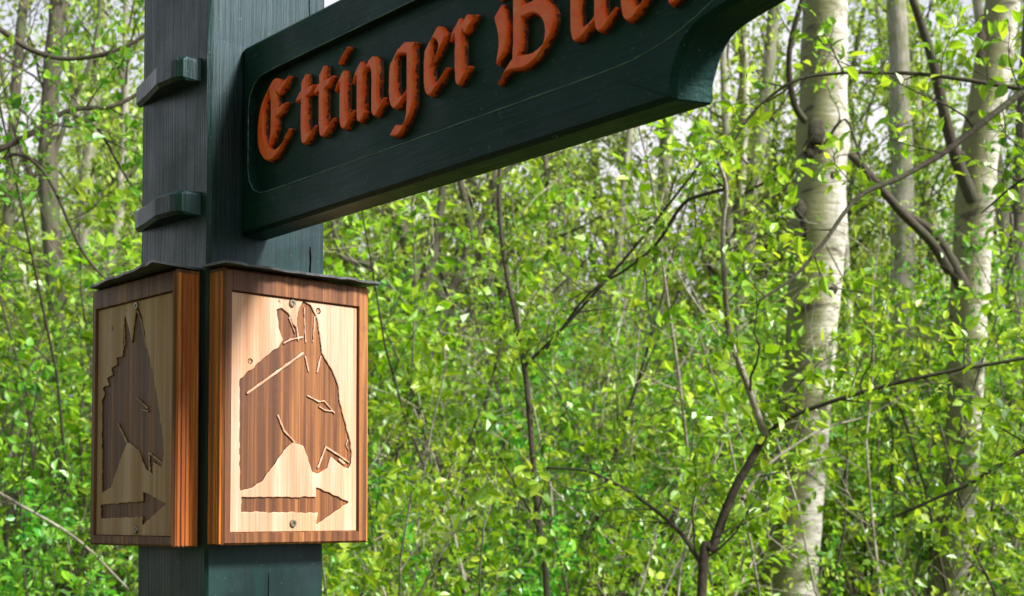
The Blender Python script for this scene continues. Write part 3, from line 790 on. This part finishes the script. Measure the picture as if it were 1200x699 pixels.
sapling('sapling', -150, 4.0, 'sapling beyond the left edge with curved dark branches over the grey trunk', [
    ([(-150, 600), (-140, 400), (-130, 200), (-130, 0), (-125, -120)], 4.0, 4.0, 26, 14, 6, None),
    ([(-130, 30), (-50, 10), (0, 35), (35, 58), (75, 69), (120, 64), (160, 48), (200, 20)], 4.0, 4.1, 8, 4, 9, None),
    ([(-130, 260), (-60, 200), (0, 175), (40, 155), (80, 130), (130, 125), (165, 108), (190, 90)], 4.0, 4.2, 9, 4, 9, None),
    ([(80, 132), (115, 152), (140, 195), (165, 235), (200, 300)], 4.1, 4.4, 4, 2, 4, None),
    ([(-135, 400), (-50, 300), (0, 190), (50, 200), (100, 300), (150, 350)], 4.0, 4.3, 6, 3, 6, None),
    ([(-140, 500), (-60, 545), (20, 590), (90, 632), (150, 690)], 4.0, 3.9, 5, 2.5, 8, M_TWIGP)], 24, leafmat=M_LEAF2)

# ------------------------------------------------------------------ MIDDLE-DISTANCE TRUNKS
def lone_tree(name, pts, widths, d, label, seed, bark, forks=(), lm=M_LEAF3, nbr=20, cat='tree', dens_=1.):
    rng = np.random.default_rng(seed); P = px_path(pts, d); off = P[0].copy(); off[2] = 0
    R = np.array(widths)/2/FPX*d
    low = np.array([P[0][0], P[0][1], -.1]); top = P[-1]+(P[-1]-P[-2])*1.2
    S = spline(np.c_[np.vstack([low, P, top]), np.r_[R[0]*1.15, R, R[-1]*.5]], 8)
    e = empty(name, tuple(off)); tag(e, label, cat); t = Tubes(); t.add(S[:, :3]-off, S[:, 3], 12, .05, rng)
    link('trunk', t.mesh('trunk'), bark, e); tw = Tubes(); lv = Leaves()
    bush(rng, tw, tw, lv, S[:, :3]-off, S[:, 3], nbr, 1.1, 9, .28, 5, .05, .25, .3, (0, 1), 4, .0022)
    for pp, w0, w1, nb in forks:
        B = spline(px_path(pp, d), 5)-off; Rr = np.linspace(w0, w1, len(B))/2/FPX*d
        b = Tubes(); b.add(B, Rr, 8, .05, rng); link('limb', b.mesh('limb'), bark, e)
        bush(rng, tw, tw, lv, B, Rr, nb, .7, 6, .25, 5, .05, .2, .3, (0, 1), 4, .002)
    link('crown', lv.mesh('crown', rng, .65, False, tw), (lm, M_TWIG), e)
lone_tree('tree', [(70, 640), (72, 440), (64, 320), (56, 200), (60, 100), (68, 0)], [26, 22, 22, 22, 20, 18], 9.0,
    'slim dark grey trunk rising behind the foliage at the far left', 31, M_BARK,
    [([(60, 250), (30, 190), (5, 100), (-10, 0)], 8, 4, 3), ([(58, 200), (85, 120), (110, 60), (120, -20)], 7, 4, 3)])
lone_tree('tree', [(1062, 620), (1060, 480), (1058, 350), (1057, 200), (1054, 80), (1050, 0)], [30, 28, 28, 26, 24, 22], 12.5,
    'grey mottled trunk standing between the two big birches', 32, M_BARKP, nbr=16)
lone_tree('birch_tree', [(994, 650), (995, 520), (992, 440), (990, 340), (985, 250)], [20, 18, 17, 15, 13], 13.0,
    'thin pale birch stem just right of the thick birch, low in the leaves', 33, M_BIRCH, nbr=12, cat='birch tree')
lone_tree('tree', [(500, 620), (505, 500), (498, 420), (485, 340), (478, 290), (455, 230), (440, 120)], [30, 28, 26, 24, 20, 16, 12], 10.0,
    'dark many-limbed tree curving up right behind the trail sign', 34, M_BARK,
    [([(490, 350), (505, 310), (512, 270), (518, 230), (520, 150)], 14, 8, 4), ([(498, 420), (530, 340), (550, 290), (548, 250), (536, 200)], 15, 8, 4),
     ([(502, 440), (555, 360), (575, 310), (560, 270), (590, 200)], 12, 6, 4), ([(500, 410), (450, 340), (430, 310), (400, 300), (385, 230)], 12, 6, 4)])
lone_tree('tree', [(12, 640), (10, 480), (8, 330), (14, 180), (22, 60), (28, 0)], [16, 15, 14, 13, 12, 10], 10.5,
    'thin dark trunk at the left edge of the wood', 35, M_BARK, nbr=12)
lone_tree('tree', [(735, 640), (728, 500), (722, 360), (730, 230), (742, 120)], [13, 12, 11, 9, 7], 14.0,
    'thin grey tree half hidden in leaves right of the sapling', 36, M_BARKP, nbr=12)
lone_tree('tree', [(1185, 660), (1184, 500), (1190, 330), (1196, 200), (1204, 60)], [22, 20, 20, 18, 16], 12.0,
    'dark trunk behind the leaning birch at the right edge', 37, M_BARK, nbr=12)
lone_tree('birch_tree', [(862, 660), (868, 500), (866, 340), (868, 200), (872, 100), (868, 0)], [16, 15, 14, 14, 12, 11], 15.0,
    'slender pale birch behind the thick birch, to its left', 38, M_BIRCH, nbr=12, cat='birch tree')

# ------------------------------------------------------------------ UNDERWOOD (copies)
rg = random.Random(3)
bare = [make_shrub(500+i, 3.6, 7, .4, 12, .9, 9, .28, 1, .03, .012, leafmat=M_LEAF, stem=(M_TWIGP, M_TWIG)[i], full=False, lean=.7) for i in range(2)]
near = [make_shrub(100+i, 2.3, 7, .35, 12, .45, 6, .13, 6, .041, .011, leafmat=(M_LEAF, M_LEAF2, M_LEAF)[i], stem=(M_TWIG, M_TWIG, M_TWIGP)[i], width=.64) for i in range(3)]
mid = [make_shrub(200+i, 3.4, 8, .5, 13, .7, 7, .2, 7, .054, .016, leafmat=(M_LEAF, M_LEAF2, M_LEAF)[i], stem=(M_TWIG, M_TWIGP, M_TWIG)[i], full=False, width=.72) for i in range(3)]
low = [make_shrub(300+i, 1.2, 9, .45, 8, .35, 6, .12, 6, .037, .007, leafmat=(M_LEAF2, M_LEAF)[i], lean=.9, width=.64) for i in range(2)]
fart = [make_tree(400+i, (9, 11, 7)[i], (.10, .13, .07)[i], .12, 34, 1.6, 10, .4, 7, .088, (M_BARK, M_BARKP, M_BIRCH)[i], M_LEAF3, fork=(2, 1, 1)[i]) for i in range(3)]
PLACES = [(-999, 165, 'left of the post'), (165, 400, 'behind the post'), (400, 600, 'between the post and the slender sapling'),
          (600, 780, 'just right of the slender sapling'), (780, 950, 'around the foot of the thick birch'), (950, 1110, 'between the two big birches'), (1110, 1999, 'by the leaning birch at the right edge')]
def scatter(protos, name, rows, looks, where, cat, s0, s1):
    for (d0, d1, a0, a1, n) in rows:
        for i in range(n):
            a = a0+(a1-a0)*(i+rg.uniform(.1, .9))/n; d = rg.uniform(d0, d1); k = rg.randrange(len(protos))
            if name == 'low_shrub' and 870 < a < 1000: continue
            if name == 'shrub' and 820 < a < 1060: continue
            if name in ('shrub', 'tall_shrub') and d < 8.2 and (850 < a < 1035 or 1055 < a < 1185): continue
            pl = [q[2] for q in PLACES if q[0] <= a < q[1]][0]
            plant(protos[k], name, at(a, d), rg.uniform(0, 6.28), rg.uniform(s0, s1), looks[k]+' '+where+' '+pl, cat, looks[k]+' '+where+' '+pl)
scatter(near, 'shrub', [(4.4, 5.4, -80, 1280, 10), (5.4, 6.6, -120, 1320, 12)], ['yellow-green young shrub', 'fresh green young shrub', 'pale-stemmed young shrub'], 'near the front,', 'shrub', .75, 1.1)
scatter(low, 'low_shrub', [(3.4, 4.6, -60, 1260, 9), (4.6, 6.5, -100, 1300, 13)], ['fresh green low shrub', 'yellow-green low shrub'], 'at the bottom,', 'low shrub', .75, 1.15)
scatter(bare, 'bare_shrub', [(5.2, 8, -60, 1260, 4), (8, 14, -60, 1300, 8)], ['pale nearly bare shrub', 'dark nearly bare shrub'], 'among the leaves,', 'bare shrub', .8, 1.3)
scatter(mid, 'tall_shrub', [(7.0, 9, -100, 1300, 11), (9, 12, -100, 1300, 14), (12, 16, -100, 1300, 15)], ['yellow-green tall shrub', 'pale-stemmed tall shrub', 'spreading tall shrub'], 'further back,', 'tall shrub', .85, 1.3)
scatter(fart, 'woodland_tree', [(13, 18, -150, 1350, 17), (18, 26, -150, 1350, 28), (26, 38, -180, 1380, 38)], ['dark-stemmed young tree', 'grey-stemmed young tree', 'pale-stemmed young tree'], 'deep in the wood,', 'woodland tree', .75, 1.2)
# the wood goes on to the left of and behind the photographer
for i, (x, y, k, sc_) in enumerate(((-4.6, .6, 0, .8), (-5.2, -2.4, 1, .7), (-3.6, 2.6, 2, 1.), (-4.2, -4.6, 0, .8), (-1.6, -6.2, 2, .9), (-7.5, -.5, 1, 1.), (-7, 3, 0, 1.), (-3.1, .9, 2, .8), (-3.0, -1.5, 0, .7), (-3.6, -.4, 1, .7), (-2.6, -3.2, 2, .8))):
    plant(fart[k], 'woodland_tree', (x, y, 0), i*1.3, sc_, 'leafy young tree standing left of the photographer, out of view', 'woodland tree', 'trees out of view on the left')
for i, (x, y, k, sc_) in enumerate(((-2.9, .3, 0, 1.2), (-3.1, -1.3, 1, 1.2), (-2.7, 1.6, 2, 1.1), (-2.7, -.2, 0, 1.2), (-2.2, .9, 1, 1.2), (-2.3, -2.9, 2, 1.2))):
    plant(mid[k], 'tall_shrub', (x, y, 0), i*1.3, sc_, 'leafy tall shrub standing left of the photographer, out of view', 'tall shrub', 'tall shrubs out of view on the left')

# ------------------------------------------------------------------ CAMERA, LIGHT, WORLD
cam_d = bpy.data.cameras.new('camera'); cam = bpy.data.objects.new('camera', cam_d); COL.objects.link(cam)
from mathutils import Matrix
cam.matrix_world = Matrix(((RT[0], UP[0], -FW[0], CAM[0]), (RT[1], UP[1], -FW[1], CAM[1]), (RT[2], UP[2], -FW[2], CAM[2]), (0, 0, 0, 1)))
cam_d.sensor_width = 36; cam_d.lens = FPX/1200*36; cam_d.shift_y = 181.74/1200; cam_d.clip_end = 1500; cam_d.clip_start = .05
cam_d.dof.use_dof = True; cam_d.dof.focus_distance = 1.35; cam_d.dof.aperture_fstop = 15
SC.camera = cam
SUNV = Vector((.235, -.75, .66)).normalized()
sd = bpy.data.lights.new('sun', 'SUN'); sd.energy = 4.0; sd.angle = math.radians(11.0); sd.color = (1, .975, .92)
so = bpy.data.objects.new('sun', sd); COL.objects.link(so); so.rotation_euler = SUNV.to_track_quat('Z', 'Y').to_euler()
w = bpy.data.worlds.new('World'); SC.world = w; w.use_nodes = True; nt = w.node_tree; nt.nodes.clear()
sky = nt.nodes.new('ShaderNodeTexSky'); sky.sky_type = 'NISHITA'; sky.sun_disc = False
sky.sun_elevation = math.asin(SUNV.z); sky.sun_rotation = math.atan2(SUNV.x, SUNV.y); sky.dust_density = 3.0; sky.air_density = 1.0; sky.ozone_density = 1
bg = nt.nodes.new('ShaderNodeBackground'); bg.inputs['Strength'].default_value = .08
# thin bright cloud, densest low over the wood
tc = nt.nodes.new('ShaderNodeTexCoord'); sx = nt.nodes.new('ShaderNodeSeparateXYZ'); nt.links.new(tc.outputs['Generated'], sx.inputs[0])
cn = nt.nodes.new('ShaderNodeTexNoise'); cn.inputs['Scale'].default_value = 5; cn.inputs['Detail'].default_value = 6; nt.links.new(tc.outputs['Generated'], cn.inputs['Vector'])
mr = nt.nodes.new('ShaderNodeMapRange'); mr.inputs['From Min'].default_value = .0; mr.inputs['From Max'].default_value = .75; mr.inputs['To Min'].default_value = .55; mr.inputs['To Max'].default_value = -.1
nt.links.new(sx.outputs['Z'], mr.inputs['Value'])
ad = nt.nodes.new('ShaderNodeMath'); ad.operation = 'ADD'; nt.links.new(mr.outputs[0], ad.inputs[0]); nt.links.new(cn.outputs['Fac'], ad.inputs[1])
cr = nt.nodes.new('ShaderNodeValToRGB'); cr.color_ramp.elements[0].position = .45; cr.color_ramp.elements[1].position = .80; nt.links.new(ad.outputs[0], cr.inputs[0])
mx = nt.nodes.new('ShaderNodeMix'); mx.data_type = 'RGBA'; mx.inputs[7].default_value = (5.6, 5.5, 5.8, 1)
nt.links.new(cr.outputs[0], mx.inputs[0]); nt.links.new(sky.outputs[0], mx.inputs[6])
wo = nt.nodes.new('ShaderNodeOutputWorld'); nt.links.new(mx.outputs[2], bg.inputs[0]); nt.links.new(bg.outputs[0], wo.inputs[0])
SC.view_settings.view_transform = 'Standard'; SC.view_settings.look = 'None'; SC.view_settings.exposure = 1.25; SC.view_settings.gamma = 1
SC.render.engine = 'CYCLES'
SC.cycles.max_bounces = 5; SC.cycles.transmission_bounces = 4; SC.cycles.diffuse_bounces = 3
